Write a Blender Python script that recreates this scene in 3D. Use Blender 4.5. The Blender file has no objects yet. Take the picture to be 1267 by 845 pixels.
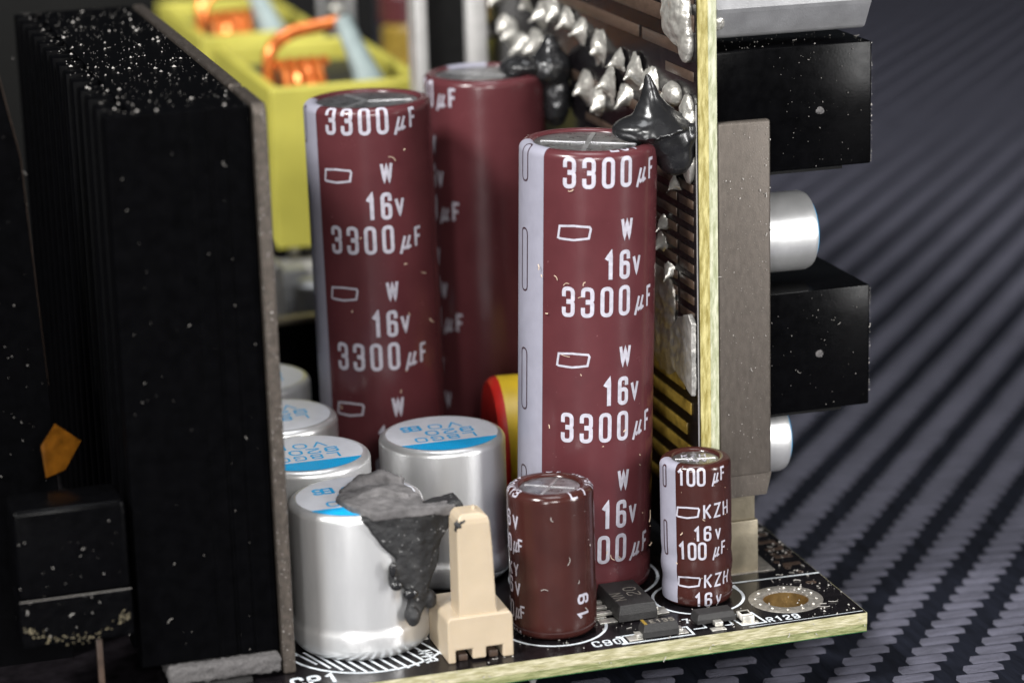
import bpy, bmesh, math, random
import numpy as np
from mathutils import Vector, Matrix

# ------------------------------------------------------------------ scene, camera, light
# coordinates below are millimetres; one scene unit is one centimetre (S converts)
S = 0.1
sc = bpy.context.scene
sc.unit_settings.system = 'METRIC'
sc.unit_settings.scale_length = 0.01
col = sc.collection
rnd = random.Random(7)

PW, PH, FPX = 1267.0, 845.0, 3300.0
PITCH, YAW, ROLL, DIST = math.radians(15.5), math.radians(16.43), math.radians(-1.65), 193.0
fh = Vector((math.sin(YAW), math.cos(YAW), 0)); rh = Vector((math.cos(YAW), -math.sin(YAW), 0))
up0 = Vector((0, 0, 1))
fw = fh * math.cos(PITCH) - up0 * math.sin(PITCH)
cu = up0 * math.cos(PITCH) + fh * math.sin(PITCH)
cr = rh * math.cos(ROLL) + cu * math.sin(ROLL)
cu2 = cu * math.cos(ROLL) - rh * math.sin(ROLL)
CAM = -(fw * DIST + cr * (DIST * (1073 - PW / 2) / FPX) - cu2 * (DIST * (757 - PH / 2) / FPX))
cd = bpy.data.cameras.new('camera'); cam = bpy.data.objects.new('camera', cd); col.objects.link(cam)
cd.sensor_fit = 'HORIZONTAL'; cd.sensor_width = 36; cd.lens = FPX / PW * 36
cd.clip_start = 1; cd.clip_end = 400
M = Matrix((cr, cu2, -fw)).transposed().to_4x4(); M.translation = CAM * S
cam.matrix_world = M
cd.dof.use_dof = True; cd.dof.focus_distance = 19.4
cd.dof.aperture_fstop = cd.lens * 1e-3 / (2 * 0.155)
sc.camera = cam

w = bpy.data.worlds.new('World'); sc.world = w; w.use_nodes = True
bg = w.node_tree.nodes['Background']
bg.inputs[0].default_value = (0.80, 0.88, 1.0, 1); bg.inputs[1].default_value = 0.025

def area(name, loc, target, size, power, color=(1, 1, 1)):
    l = bpy.data.lights.new(name, 'AREA'); l.shape = 'RECTANGLE'
    l.size, l.size_y = size; l.energy = power; l.color = color
    o = bpy.data.objects.new(name, l); col.objects.link(o)
    o.location = Vector(loc)
    o.rotation_euler = (Vector(target) - Vector(loc)).to_track_quat('-Z', 'Y').to_euler()
    return o
# lamps (units: cm): left key and right side follow the shadows; others added, unseen
area('softbox_key', (-30, -14, 34), (-2.5, 2, 1.5), (8, 8), 27000, (1.0, 0.99, 0.97))
area('added_fill_front', (-6, -40, 19), (-2.5, 2, 1.5), (9, 7), 10000, (1.0, 0.985, 0.96))  # unseen fill, added to light the capacitors from the front
area('striplight_side', (21, -21, 9), (-2, 1, 1.5), (4, 16), 8000, (1.0, 0.99, 0.98))  # right lamp, made a low strip to put streaks on the sleeves
area('added_strip_left', (-21, -34, 8), (-2.5, 1, 1.5), (3.5, 16), 5500, (1.0, 0.99, 0.98))  # unseen strip, added for streaks on sleeves and cans
area('added_overhead', (0, 2, 42), (-2, 2, 0), (18, 14), 6000, (0.95, 0.97, 1.0))  # unseen lamp, added for bright reflections on the can tops

vs = sc.view_settings
vs.view_transform = 'Standard'; vs.look = 'None'; vs.exposure = 0.12; vs.gamma = 1
vs.use_curve_mapping = False

# ------------------------------------------------------------------ materials
MATS = {}
def mat(name, color, rough=0.5, metal=0.0, var=0.12, vscale=6.0, bump=0.0, bscale=40.0, stretch=None, rvar=0.08,
        coat=0.0, color2=None, c2pos=(0.45, 0.6), speck=None, speck_scale=60.0, speck_amt=0.62, spec=None, trans=0.0, sss=0.0):
    m = bpy.data.materials.new(name); m.use_nodes = True
    nt = m.node_tree; N = nt.nodes; L = nt.links
    b = N['Principled BSDF']
    b.inputs['Metallic'].default_value = metal
    b.inputs['Coat Weight'].default_value = coat
    b.inputs['Coat Roughness'].default_value = 0.12
    if spec is not None: b.inputs['Specular IOR Level'].default_value = spec
    if trans: b.inputs['Transmission Weight'].default_value = trans
    if sss:
        b.inputs['Subsurface Weight'].default_value = sss
        b.inputs['Subsurface Radius'].default_value = (0.06, 0.05, 0.03)
    tc = N.new('ShaderNodeTexCoord'); mp = N.new('ShaderNodeMapping')
    L.new(tc.outputs['Object'], mp.inputs[0])
    if stretch: mp.inputs['Scale'].default_value = stretch
    n1 = N.new('ShaderNodeTexNoise'); n1.inputs['Scale'].default_value = vscale; n1.inputs['Detail'].default_value = 6
    L.new(mp.outputs[0], n1.inputs['Vector'])
    mx = N.new('ShaderNodeMix'); mx.data_type = 'RGBA'
    c = Vector(color)
    mx.inputs[6].default_value = (*(c * (1 - var)), 1)
    mx.inputs[7].default_value = (*([min(1, x * (1 + var)) for x in color]), 1) if color2 is None else (*color2, 1)
    r1 = N.new('ShaderNodeValToRGB')
    r1.color_ramp.elements[0].position = c2pos[0] if color2 else 0.3
    r1.color_ramp.elements[1].position = c2pos[1] if color2 else 0.7
    L.new(n1.outputs['Fac'], r1.inputs[0]); L.new(r1.outputs[0], mx.inputs[0])
    out = mx.outputs[2]
    if speck:
        n3 = N.new('ShaderNodeTexNoise'); n3.inputs['Scale'].default_value = speck_scale; n3.inputs['Detail'].default_value = 2
        L.new(tc.outputs['Object'], n3.inputs['Vector'])
        r3 = N.new('ShaderNodeValToRGB')
        r3.color_ramp.elements[0].position = speck_amt; r3.color_ramp.elements[1].position = speck_amt + 0.06
        L.new(n3.outputs['Fac'], r3.inputs[0])
        m2 = N.new('ShaderNodeMix'); m2.data_type = 'RGBA'
        L.new(r3.outputs[0], m2.inputs[0]); L.new(out, m2.inputs[6]); m2.inputs[7].default_value = (*speck, 1)
        out = m2.outputs[2]
    L.new(out, b.inputs['Base Color'])
    mr = N.new('ShaderNodeMapRange')
    mr.inputs['To Min'].default_value = max(0.02, rough - rvar); mr.inputs['To Max'].default_value = min(1, rough + rvar)
    L.new(n1.outputs['Fac'], mr.inputs['Value']); L.new(mr.outputs[0], b.inputs['Roughness'])
    if bump:
        n2 = N.new('ShaderNodeTexNoise'); n2.inputs['Scale'].default_value = bscale; n2.inputs['Detail'].default_value = 5
        L.new(mp.outputs[0], n2.inputs['Vector'])
        bp = N.new('ShaderNodeBump'); bp.inputs['Strength'].default_value = bump; bp.inputs['Distance'].default_value = 0.02
        L.new(n2.outputs['Fac'], bp.inputs['Height']); L.new(bp.outputs[0], b.inputs['Normal'])
    MATS[name] = m
    return m

mat('maroon_sleeve', (0.086, 0.0235, 0.0275), 0.24, var=0.12, vscale=3, bump=0.07, bscale=10, coat=0.1, spec=0.38, speck=(0.20, 0.10, 0.105), speck_scale=42, speck_amt=0.74)
mat('brown_sleeve', (0.042, 0.0128, 0.0108), 0.20, var=0.15, vscale=4, bump=0.12, bscale=12, coat=0.12, spec=0.38, speck=(0.14, 0.07, 0.06), speck_scale=46, speck_amt=0.74)
mat('print_white', (0.42, 0.405, 0.465), 0.5, var=0.16, vscale=26)
mat('band_white', (0.29, 0.285, 0.345), 0.45, var=0.05, vscale=10, bump=0.05, bscale=60)
mat('print_dark', (0.035, 0.012, 0.016), 0.5)
mat('can_metal', (0.60, 0.60, 0.61), 0.34, 1.0, var=0.08, vscale=9, bump=0.03, bscale=90, rvar=0.05)
mat('disc_metal', (0.42, 0.42, 0.43), 0.30, 0.92, var=0.25, vscale=14, bump=0.25, bscale=30, rvar=0.12)
mat('vent_metal', (0.55, 0.55, 0.56), 0.32, 0.8, var=0.2, vscale=20)
mat('can_coated', (0.74, 0.74, 0.74), 0.34, 0.72, var=0.05, vscale=8, bump=0.04, bscale=120, stretch=(1, 1, .15))
mat('top_coated', (0.66, 0.67, 0.72), 0.45, 0.1, var=0.05, vscale=10)
mat('print_blue', (0.004, 0.38, 0.76), 0.35, var=0.06, vscale=30)
mat('black_anodised', (0.0011, 0.0011, 0.0014), 0.42, 0.0, var=0.3, vscale=10, bump=0.06, bscale=60, speck=(0.02, 0.02, 0.02), speck_scale=70, speck_amt=0.78, spec=0.025)
mat('black_plastic', (0.0014, 0.0014, 0.0017), 0.24, var=0.25, vscale=12, bump=0.03, bscale=50, spec=0.07)
mat('black_matte', (0.004, 0.004, 0.004), 0.6, var=0.3, vscale=12, bump=0.08, bscale=60, spec=0.15)
mat('steel_plate', (0.085, 0.071, 0.060), 0.48, 0.7, var=0.35, vscale=22, bump=0.35, bscale=120, speck=(0.45, 0.42, 0.40), speck_scale=55, speck_amt=0.66)
mat('bracket_metal', (0.108, 0.092, 0.079), 0.5, 0.55, var=0.14, vscale=30, bump=0.12, bscale=150, stretch=(1, 1, .35), speck=(0.36, 0.33, 0.30), speck_scale=110, speck_amt=0.68)
mat('bracket_foot', (0.23, 0.20, 0.145), 0.42, 0.6, var=0.2, vscale=8, bump=0.1, bscale=60)
mat('grey_pad', (0.085, 0.08, 0.08), 0.85, var=0.3, vscale=60, bump=0.6, bscale=120)
mat('solder_mask', (0.006, 0.005, 0.006), 0.22, var=0.4, vscale=9, bump=0.05, bscale=60, spec=0.3)
mat('fibreglass', (0.37, 0.34, 0.18), 0.6, var=0.15, vscale=26, bump=0.5, bscale=60, stretch=(.3, 1, 1.6), color2=(0.53, 0.49, 0.34), c2pos=(.40,.66))
mat('fibreglass_green', (0.20, 0.22, 0.08), 0.55, var=0.2, vscale=20, bump=0.5, bscale=60, stretch=(.3, 1, 1.6), color2=(0.32, 0.32, 0.16), c2pos=(.40,.66))
mat('mask_green', (0.012, 0.075, 0.022), 0.35)
mat('fibreglass_tall', (0.34, 0.28, 0.07), 0.55, var=0.25, vscale=22, bump=0.5, bscale=70, stretch=(1.6, 1, .3), color2=(0.52, 0.46, 0.20), c2pos=(.38,.66))
mat('fibreglass_pale', (0.38, 0.40, 0.24), 0.55, var=0.2, vscale=22, bump=0.5, bscale=70, stretch=(1.6, 1, .3), color2=(0.56, 0.56, 0.42), c2pos=(.38,.66))
mat('silkscreen', (0.62, 0.66, 0.70), 0.6, var=0.15, vscale=40)
mat('solder', (0.62, 0.60, 0.55), 0.36, 0.7, var=0.2, vscale=20, bump=0.3, bscale=40, rvar=0.15)
mat('solder_dull', (0.40, 0.39, 0.37), 0.42, 0.6, var=0.25, vscale=12, bump=0.3, bscale=30)
mat('residue', (0.11, 0.092, 0.055), 0.7, var=0.5, vscale=20)
mat('pad_metal', (0.42, 0.39, 0.35), 0.45, 0.8, var=0.25, vscale=30, bump=0.3, bscale=90)
mat('hole_copper', (0.35, 0.22, 0.08), 0.35, 0.8, var=0.3, vscale=12)
mat('trace_brown', (0.062, 0.040, 0.029), 0.4, var=0.25, vscale=20, bump=0.1, bscale=60)
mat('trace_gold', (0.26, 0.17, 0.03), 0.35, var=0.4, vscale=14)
mat('cream_nylon', (0.455, 0.37, 0.265), 0.42, var=0.05, vscale=5, bump=0.04, bscale=30, sss=0.25)
mat('glue_grey', (0.013, 0.013, 0.014), 0.6, var=0.3, vscale=8, bump=0.35, bscale=26, speck=(0.16, 0.16, 0.16), speck_scale=34, speck_amt=0.66)
mat('glue_gloss', (0.012, 0.012, 0.013), 0.26, var=0.2, vscale=6, bump=0.12, bscale=9, coat=0.1)
mat('glue_dusty_lit', (0.12, 0.114, 0.115), 0.9, var=0.4, vscale=9, bump=0.4, bscale=30, spec=0.15)  # pale from dust, and from top light put into the colour
mat('yellow_tape', (0.53, 0.485, 0.085), 0.5, var=0.08, vscale=3, sss=0.15)
mat('ferrite', (0.02, 0.02, 0.022), 0.5)
mat('copper_wire', (0.62, 0.17, 0.035), 0.3, 0.5, var=0.1)
mat('pale_sleeve', (0.27, 0.33, 0.33), 0.5)
mat('toroid_yellow', (0.62, 0.42, 0.02), 0.4, var=0.1)
mat('toroid_red', (0.42, 0.012, 0.008), 0.4, var=0.1)
mat('pale_metal', (0.46, 0.45, 0.44), 0.45, 0.35, var=0.12, bump=0.1, bscale=60)
mat('grey_metal', (0.38, 0.38, 0.39), 0.5, 0.6, var=0.12, bump=0.12, bscale=80)
mat('kapton', (0.16, 0.058, 0.004), 0.35, var=0.4, vscale=10, sss=0.2)
mat('chip_black', (0.017, 0.016, 0.016), 0.55, var=0.2, vscale=20, bump=0.2, bscale=120)
mat('chip_print', (0.22, 0.20, 0.17), 0.6)
mat('resistor_white', (0.72, 0.68, 0.62), 0.5)
mat('dust_white', (0.34, 0.32, 0.30), 0.9)
mat('dust_dim', (0.15, 0.14, 0.13), 0.9)
mat('dust_warm', (0.60, 0.46, 0.34), 0.9)
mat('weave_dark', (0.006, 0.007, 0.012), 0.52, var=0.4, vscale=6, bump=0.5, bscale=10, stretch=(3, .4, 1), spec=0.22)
mat('weave_lit', (0.100, 0.099, 0.132), 0.55, 0.1, var=0.30, vscale=6, bump=0.8, bscale=60, stretch=(.5, 3, 1))  # light caught by the tows, put into their base colour

# ------------------------------------------------------------------ mesh helpers
class MB:
    def __init__(s): s.v = []; s.f = []
    def add(s, vs_, fs):
        o = len(s.v); s.v += [tuple(p) for p in vs_]; s.f += [tuple(i + o for i in f) for f in fs]; return s
    def box(s, lo, hi, bev=0.0, seg=2):
        bm = bmesh.new(); bmesh.ops.create_cube(bm, size=1)
        d = [hi[i] - lo[i] for i in range(3)]; c = [(hi[i] + lo[i]) / 2 for i in range(3)]
        for v in bm.verts: v.co = Vector([v.co[i] * d[i] + c[i] for i in range(3)])
        if bev: bmesh.ops.bevel(bm, geom=bm.edges[:], offset=bev, segments=seg, profile=0.5, affect='EDGES')
        return s.bm(bm)
    def bm(s, bm):
        bm.verts.index_update()
        s.add([v.co.copy() for v in bm.verts], [[v.index for v in f.verts] for f in bm.faces]); bm.free(); return s
    def lathe(s, prof, seg=48, axis='Z', c=(0, 0, 0), close_start=False, close_end=False, a0=0.0, a1=2 * math.pi):
        full = abs(a1 - a0 - 2 * math.pi) < 1e-6
        n = seg if full else seg + 1
        vs_ = []
        for r, z in prof:
            for k in range(n):
                a = a0 + (a1 - a0) * k / seg
                p = rh * (r * math.sin(a)) - fh * (r * math.cos(a)) + up0 * z
                if axis == 'X': p = Vector((p.z, p.x, p.y))
                if axis == 'Y': p = Vector((p.x, p.z, p.y))
                vs_.append(p + Vector(c))
        fs = []
        for i in range(len(prof) - 1):
            for k in range(seg):
                a, b = i * n + k, i * n + (k + 1) % n
                fs.append((a, b, b + n, a + n))
        if close_start: fs.append(tuple(reversed(range(n))))
        if close_end: fs.append(tuple((len(prof) - 1) * n + k for k in range(n)))
        return s.add(vs_, fs)
    def tube(s, path, r, seg=8, caps=True):
        P = [Vector(p) for p in path]; R = r if isinstance(r, (list, tuple)) else [r] * len(P)
        vs_ = []; fs = []; ref = None
        for i, p in enumerate(P):
            t = (P[min(i + 1, len(P) - 1)] - P[max(i - 1, 0)]).normalized()
            if ref is None: ref = t.orthogonal().normalized()
            ref = (ref - t * ref.dot(t)).normalized(); b = t.cross(ref)
            for k in range(seg):
                a = 2 * math.pi * k / seg; vs_.append(p + (ref * math.cos(a) + b * math.sin(a)) * R[i])
        for i in range(len(P) - 1):
            for k in range(seg):
                a, b2 = i * seg + k, i * seg + (k + 1) % seg; fs.append((a, b2, b2 + seg, a + seg))
        if caps: fs += [tuple(reversed(range(seg))), tuple((len(P) - 1) * seg + k for k in range(seg))]
        return s.add(vs_, fs)
    def prism(s, poly, f0, f1):
        n = len(poly); s.add([f0(p) for p in poly] + [f1(p) for p in poly],
              [tuple(reversed(range(n))), tuple(range(n, 2 * n))] + [(i, (i + 1) % n, (i + 1) % n + n, i + n) for i in range(n)]); return s
    def sphere(s, c, rad, sub=2):
        bm = bmesh.new(); bmesh.ops.create_icosphere(bm, subdivisions=sub, radius=1)
        for v in bm.verts: v.co = Vector([v.co[i] * rad[i] + c[i] for i in range(3)])
        return s.bm(bm)
    def build(s, name, m, parent=None, smooth=True, angle=35, label=None):
        me = bpy.data.meshes.new(name)
        me.from_pydata([(p[0] * S, p[1] * S, p[2] * S) for p in s.v], [], s.f)
        bm = bmesh.new(); bm.from_mesh(me); bmesh.ops.recalc_face_normals(bm, faces=bm.faces[:]); bm.to_mesh(me); bm.free()
        return link(name, me, m, parent, smooth, angle, label)
def link(name, me, m, parent=None, smooth=True, angle=35, label=None):
    me.materials.append(MATS[m])
    if smooth:
        for p in me.polygons: p.use_smooth = True
        me.set_sharp_from_angle(angle=math.radians(angle))
    o = bpy.data.objects.new(name, me); col.objects.link(o)
    if parent is not None: o.parent = parent
    if label: o['label'] = label
    return o
def thing(name, label, cat, loc=(0, 0, 0), group=None, kind=None):
    o = bpy.data.objects.new(name, None); col.objects.link(o); o.empty_display_size = 0.2
    o.location = Vector(loc) * S
    return tag(o, label, cat, group, kind)
def tag(o, label, cat, group=None, kind=None):
    o['label'] = label; o['category'] = cat
    if group: o['group'] = group
    if kind: o['kind'] = kind
    return o
def blob_mesh(mb, voxel, smooth_it=4, noise=0.0, nscale=3.0, seed=0):
    me = bpy.data.meshes.new('tmp'); me.from_pydata([Vector(p) * S for p in mb.v], [], mb.f)
    o = bpy.data.objects.new('tmp', me); col.objects.link(o)
    r = o.modifiers.new('r', 'REMESH'); r.mode = 'VOXEL'; r.voxel_size = voxel * S
    if smooth_it:
        sm = o.modifiers.new('s', 'SMOOTH'); sm.iterations = smooth_it; sm.factor = 0.5
    dg = bpy.context.evaluated_depsgraph_get(); dg.update()
    out = bpy.data.meshes.new_from_object(o.evaluated_get(dg))
    bpy.data.objects.remove(o)
    if noise:
        from mathutils import noise as nz
        off = Vector((seed * 7.3, seed * 1.7, 0))
        for v in out.vertices:
            p = v.co / S
            v.co += v.normal * (S * noise * (nz.noise(p * nscale + off) + 0.5 * nz.noise(p * nscale * 2.3 + off)))
    return out

# ------------------------------------------------------------------ stroke lettering
G = {
 '0': [('c', [(0, 0), (0, 1), (1, 1), (1, 0)])],
 '1': [('o', [(.12, .78), (.58, 1), (.58, 0)])],
 '2': [('o', [(0, .72), (0, 1), (1, 1), (1, .58), (0, .18), (0, 0), (1, 0)])],
 '3': [('o', [(0, .74), (0, 1), (1, 1), (1, .53), (.42, .53)]), ('o', [(.42, .5), (1, .5), (1, 0), (0, 0), (0, .26)])],
 '4': [('o', [(.75, 0), (.75, 1), (0, .3), (1, .3)])],
 '5': [('o', [(1, 1), (0, 1), (0, .58), (1, .58), (1, 0), (0, 0), (0, .22)])],
 '6': [('o', [(1, .76), (1, 1), (0, 1), (0, .1)]), ('c', [(0, 0), (0, .56), (1, .56), (1, 0)])],
 '7': [('o', [(0, 1), (1, 1), (.4, 0)])],
 '8': [('c', [(.04, .52), (.04, 1), (.96, 1), (.96, .52)]), ('c', [(0, 0), (0, .5), (1, .5), (1, 0)])],
 '9': [('o', [(0, .24), (0, 0), (1, 0), (1, .9)]), ('c', [(0, .44), (0, 1), (1, 1), (1, .44)])],
 'A': [('o', [(0, 0), (.5, 1), (1, 0)]), ('o', [(.2, .36), (.8, .36)])],
 'C': [('o', [(1, .74), (1, 1), (0, 1), (0, 0), (1, 0), (1, .26)])],
 'D': [('c', [(0, 0), (0, 1), (1, 1), (1, 0)])],
 'E': [('o', [(1, 1), (0, 1), (0, 0), (1, 0)]), ('o', [(0, .5), (.8, .5)])],
 'F': [('o', [(1, 1), (.1, 1), (.1, 0)]), ('o', [(.1, .52), (.85, .52)])],
 'G': [('o', [(1, .74), (1, 1), (0, 1), (0, 0), (1, 0), (1, .45), (.55, .45)])],
 'H': [('o', [(0, 0), (0, 1)]), ('o', [(1, 0), (1, 1)]), ('o', [(0, .5), (1, .5)])],
 'K': [('o', [(0, 0), (0, 1)]), ('o', [(1, 1), (.08, .46)]), ('o', [(.3, .56), (1, 0)])],
 'L': [('o', [(0, 1), (0, 0), (1, 0)])],
 'M': [('o', [(0, 0), (0, 1), (.5, .35), (1, 1), (1, 0)])],
 'N': [('o', [(0, 0), (0, 1), (1, 0), (1, 1)])],
 'O': [('c', [(0, 0), (0, 1), (1, 1), (1, 0)])],
 'P': [('o', [(0, 0), (0, 1), (1, 1), (1, .48), (0, .48)])],
 'R': [('o', [(0, 0), (0, 1), (1, 1), (1, .5), (0, .5)]), ('o', [(.45, .5), (1, 0)])],
 'T': [('o', [(0, 1), (1, 1)]), ('o', [(.5, 1), (.5, 0)])],
 'U': [('o', [(0, 1), (0, 0), (1, 0), (1, 1)])],
 'V': [('o', [(0, 1), (.5, 0), (1, 1)])],
 'v': [('o', [(0, 1), (.5, 0), (1, 1)])],
 'W': [('o', [(0, 1), (.24, 0), (.5, .92), (.76, 0), (1, 1)])],
 'Y': [('o', [(0, 1), (.5, .48), (1, 1)]), ('o', [(.5, .48), (.5, 0)])],
 'Z': [('o', [(0, 1), (1, 1), (0, 0), (1, 0)])],
 'u': [('o', [(-.12, -.32), (.38, 1)]), ('o', [(.14, .22), (.34, .02), (.62, .16), (.98, 1)]), ('o', [(.74, .36), (.78, .06), (1.05, .16)])],
 'i': [('c', [(0, .06), (.05, .96), (.5, 1.04), (1, .98), (1.04, .82), (.98, .1), (.5, -.06), (.06, 0)])],
}
SHARP = set('WVvMNKAZYHLTu7i14')
def rounded(pts, rad, closed):
    n = len(pts); out = []
    for i in range(n):
        p = Vector(pts[i])
        if not closed and i in (0, n - 1): out.append(p); continue
        a = Vector(pts[i - 1]); b = Vector(pts[(i + 1) % n])
        r = min(rad, (a - p).length * .5, (b - p).length * .5)
        q0 = p + (a - p).normalized() * r; q1 = p + (b - p).normalized() * r
        for k in range(5):
            t = k / 4; out.append(q0 * (1 - t) ** 2 + p * (2 * t * (1 - t)) + q1 * t * t)
    return out
def ribbon(mb, pts, sw, closed, mp, off, maxlen=0.25):
    q = []
    n = len(pts)
    for i in range(n if closed else n - 1):
        a, b = pts[i], pts[(i + 1) % n]
        if (b - a).length < 1e-5: continue
        k = max(1, int((b - a).length / maxlen + .99))
        for j in range(k): q.append(a.lerp(b, j / k))
    if not closed:
        q.append(pts[-1])
        d0 = (q[0] - q[1]).normalized(); d1 = (q[-1] - q[-2]).normalized()
        q[0] = q[0] + d0 * sw * .3; q[-1] = q[-1] + d1 * sw * .3
    n = len(q); vs_ = []
    for i in range(n):
        a = q[i - 1] if (closed or i) else None; b = q[(i + 1) % n] if (closed or i < n - 1) else None
        d0 = (q[i] - a).normalized() if a is not None else None; d1 = (b - q[i]).normalized() if b is not None else None
        if d0 is None: d0 = d1
        if d1 is None: d1 = d0
        t = (d0 + d1)
        t = t.normalized() if t.length > 1e-6 else d0
        nrm = Vector((-t.y, t.x)); sc_ = 1 / max(.45, nrm.dot(Vector((-d0.y, d0.x))))
        vs_ += [mp(*(q[i] + nrm * sw * .5 * sc_), off), mp(*(q[i] - nrm * sw * .5 * sc_), off)]
    fs = [(2 * i, 2 * i + 1, 2 * ((i + 1) % n) + 1, 2 * ((i + 1) % n)) for i in range(n if closed else n - 1)]
    mb.add(vs_, fs)
def glyph(mb, ch, x, y, wd, ht, sw, mp, off=0.02):
    rad = 0.0 if ch in SHARP else wd * .48
    if ch in 'CGD5' and ht < 1.6: rad = wd * .35
    if ch in 'EFPR': rad = wd * (.3 if ch in 'PR' else .02)
    for k, (c, pts) in enumerate(G[ch]):
        P = [Vector((x + sw / 2 + p[0] * (wd - sw), y + sw / 2 + p[1] * (ht - sw))) for p in pts]
        ribbon(mb, rounded(P, rad, c == 'c') if rad else P, sw, c == 'c', mp, off + .004 * k)
def text(mb, s_, x, y, wd, ht, pitch, sw, mp, off=0.02):
    for ch in s_:
        if ch != ' ': glyph(mb, ch, x, y, wd if ch not in 'W' else wd * 1.15, ht, sw, mp, off)
        x += pitch
def flat_map(x0, y0, z0, rot=0.0):
    c, s_ = math.cos(rot), math.sin(rot)
    return lambda u, v, off: Vector((x0 + u * c - v * s_, y0 + u * s_ + v * c, z0 + off))

# ------------------------------------------------------------------ the mat
MATZ = -6.0
def build_mat():
    o = MB(); o.add([(-200, -120, MATZ), (520, -120, MATZ), (520, 760, MATZ), (-200, 760, MATZ)], [(0, 1, 2, 3)])
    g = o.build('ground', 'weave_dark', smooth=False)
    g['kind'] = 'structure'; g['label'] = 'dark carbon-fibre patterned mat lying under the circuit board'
    # raised twill tows, the light they catch painted as a paler colour: one float per cell, shifted one tow per row
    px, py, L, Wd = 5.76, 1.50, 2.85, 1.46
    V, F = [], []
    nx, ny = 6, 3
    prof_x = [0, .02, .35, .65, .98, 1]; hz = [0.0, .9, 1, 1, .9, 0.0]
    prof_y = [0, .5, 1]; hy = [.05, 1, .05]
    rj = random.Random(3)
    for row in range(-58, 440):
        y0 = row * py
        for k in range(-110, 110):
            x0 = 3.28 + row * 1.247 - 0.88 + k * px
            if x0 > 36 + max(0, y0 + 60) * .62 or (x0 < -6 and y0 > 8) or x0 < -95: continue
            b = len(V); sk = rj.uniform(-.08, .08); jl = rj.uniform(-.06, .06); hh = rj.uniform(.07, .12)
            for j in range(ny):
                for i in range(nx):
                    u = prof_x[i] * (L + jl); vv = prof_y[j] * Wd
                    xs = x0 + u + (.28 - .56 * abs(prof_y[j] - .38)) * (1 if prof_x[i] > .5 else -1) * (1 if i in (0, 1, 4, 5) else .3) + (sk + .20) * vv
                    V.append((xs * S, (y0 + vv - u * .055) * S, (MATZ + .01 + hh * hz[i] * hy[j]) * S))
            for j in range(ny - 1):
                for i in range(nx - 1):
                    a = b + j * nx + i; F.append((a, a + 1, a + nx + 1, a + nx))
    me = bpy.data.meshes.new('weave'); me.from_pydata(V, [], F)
    c = link('weave', me, 'weave_lit', g, True, 60); c['kind'] = 'stuff'
build_mat()

# ------------------------------------------------------------------ main circuit board
BX0, BY1 = -92.0, 150.0
HOLE = (-4.5, 4.45, 1.72, 2.75)
board = thing('circuit_board', 'black main circuit board with pale fibreglass edge lying over the mat', 'circuit board', (0, 0, -1.5))
def slab_with_hole(z0, z1, inset=0.0):
    bm = bmesh.new()
    hx, hy, hr, _ = HOLE
    n = 40; m = 9.0
    # square patch around the hole and rectangles for the rest
    x0, x1, y0, y1 = -m, 0.0 - inset, 0.0 + inset, m
    ring = [(hx + hr * math.cos(2 * math.pi * k / n), hy + hr * math.sin(2 * math.pi * k / n)) for k in range(n)]
    sq = []
    for k in range(n):
        a = 2 * math.pi * k / n; dx, dy = math.cos(a), math.sin(a)
        t = min(((x1 - hx) / dx if dx > 1e-9 else (x0 - hx) / dx if dx < -1e-9 else 1e9), ((y1 - hy) / dy if dy > 1e-9 else (y0 - hy) / dy if dy < -1e-9 else 1e9))
        sq.append((hx + dx * t, hy + dy * t))
    # snap the nearest samples to the square's corners
    for cx, cy in ((x0, y0), (x1, y0), (x1, y1), (x0, y1)):
        k = min(range(n), key=lambda i: (sq[i][0] - cx) ** 2 + (sq[i][1] - cy) ** 2); sq[k] = (cx, cy)
    mb = MB()
    for z, flip in ((z1, False), (z0, True)):
        vs_ = [(x, y, z) for x, y in ring] + [(x, y, z) for x, y in sq]
        mb.add(vs_, [(k, k + n, (k + 1) % n + n, (k + 1) % n) for k in range(n)])
    mb.add([(x, y, z0) for x, y in ring] + [(x, y, z1) for x, y in ring], [(k, (k + 1) % n, (k + 1) % n + n, k + n) for k in range(n)])
    for (a, b, c_, d) in ((BX0, x0, y0, BY1), (x0, x1, y1, BY1)):
        for z in (z0, z1): mb.add([(a, c_, z), (b, c_, z), (b, d, z), (a, d, z)], [(0, 1, 2, 3)])
    X0 = BX0
    for (p, q) in (((X0, y0), (x1, y0)), ((x1, y0), (x1, BY1)), ((x1, BY1), (X0, BY1)), ((X0, BY1), (X0, y0))):
        k = 30
        for i in range(k):
            a = (p[0] + (q[0] - p[0]) * i / k, p[1] + (q[1] - p[1]) * i / k); b = (p[0] + (q[0] - p[0]) * (i + 1) / k, p[1] + (q[1] - p[1]) * (i + 1) / k)
            mb.add([(*a, z0), (*b, z0), (*b, z1), (*a, z1)], [(0, 1, 2, 3)])
    return mb
slab_with_hole(0.62, 1.46).build('substrate', 'fibreglass', board, smooth=False)
slab_with_hole(0.06, 0.62, 0.015).build('core_layer', 'fibreglass_green', board, smooth=False)
slab_with_hole(0.0, 0.06, 0.01).build('bottom_mask', 'mask_green', board, smooth=False)
slab_with_hole(1.46, 1.5, 0.06).build('top_mask', 'solder_mask', board, smooth=False)
hx, hy, hr, ho = HOLE
ring = MB(); ring.lathe([(hr - .03, 1.40), (hr - .03, 1.54), (hr + .15, 1.57), (ho - .12, 1.57), (ho, 1.51)], 56, c=(hx, hy, 0))
ring.build('mounting_ring', 'pad_metal', board, angle=60)
brl = MB(); brl.lathe([(hr - .02, 0.0), (hr - .02, 1.42)], 56, c=(hx, hy, 0)); brl.build('hole_barrel', 'hole_copper', board)
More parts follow.
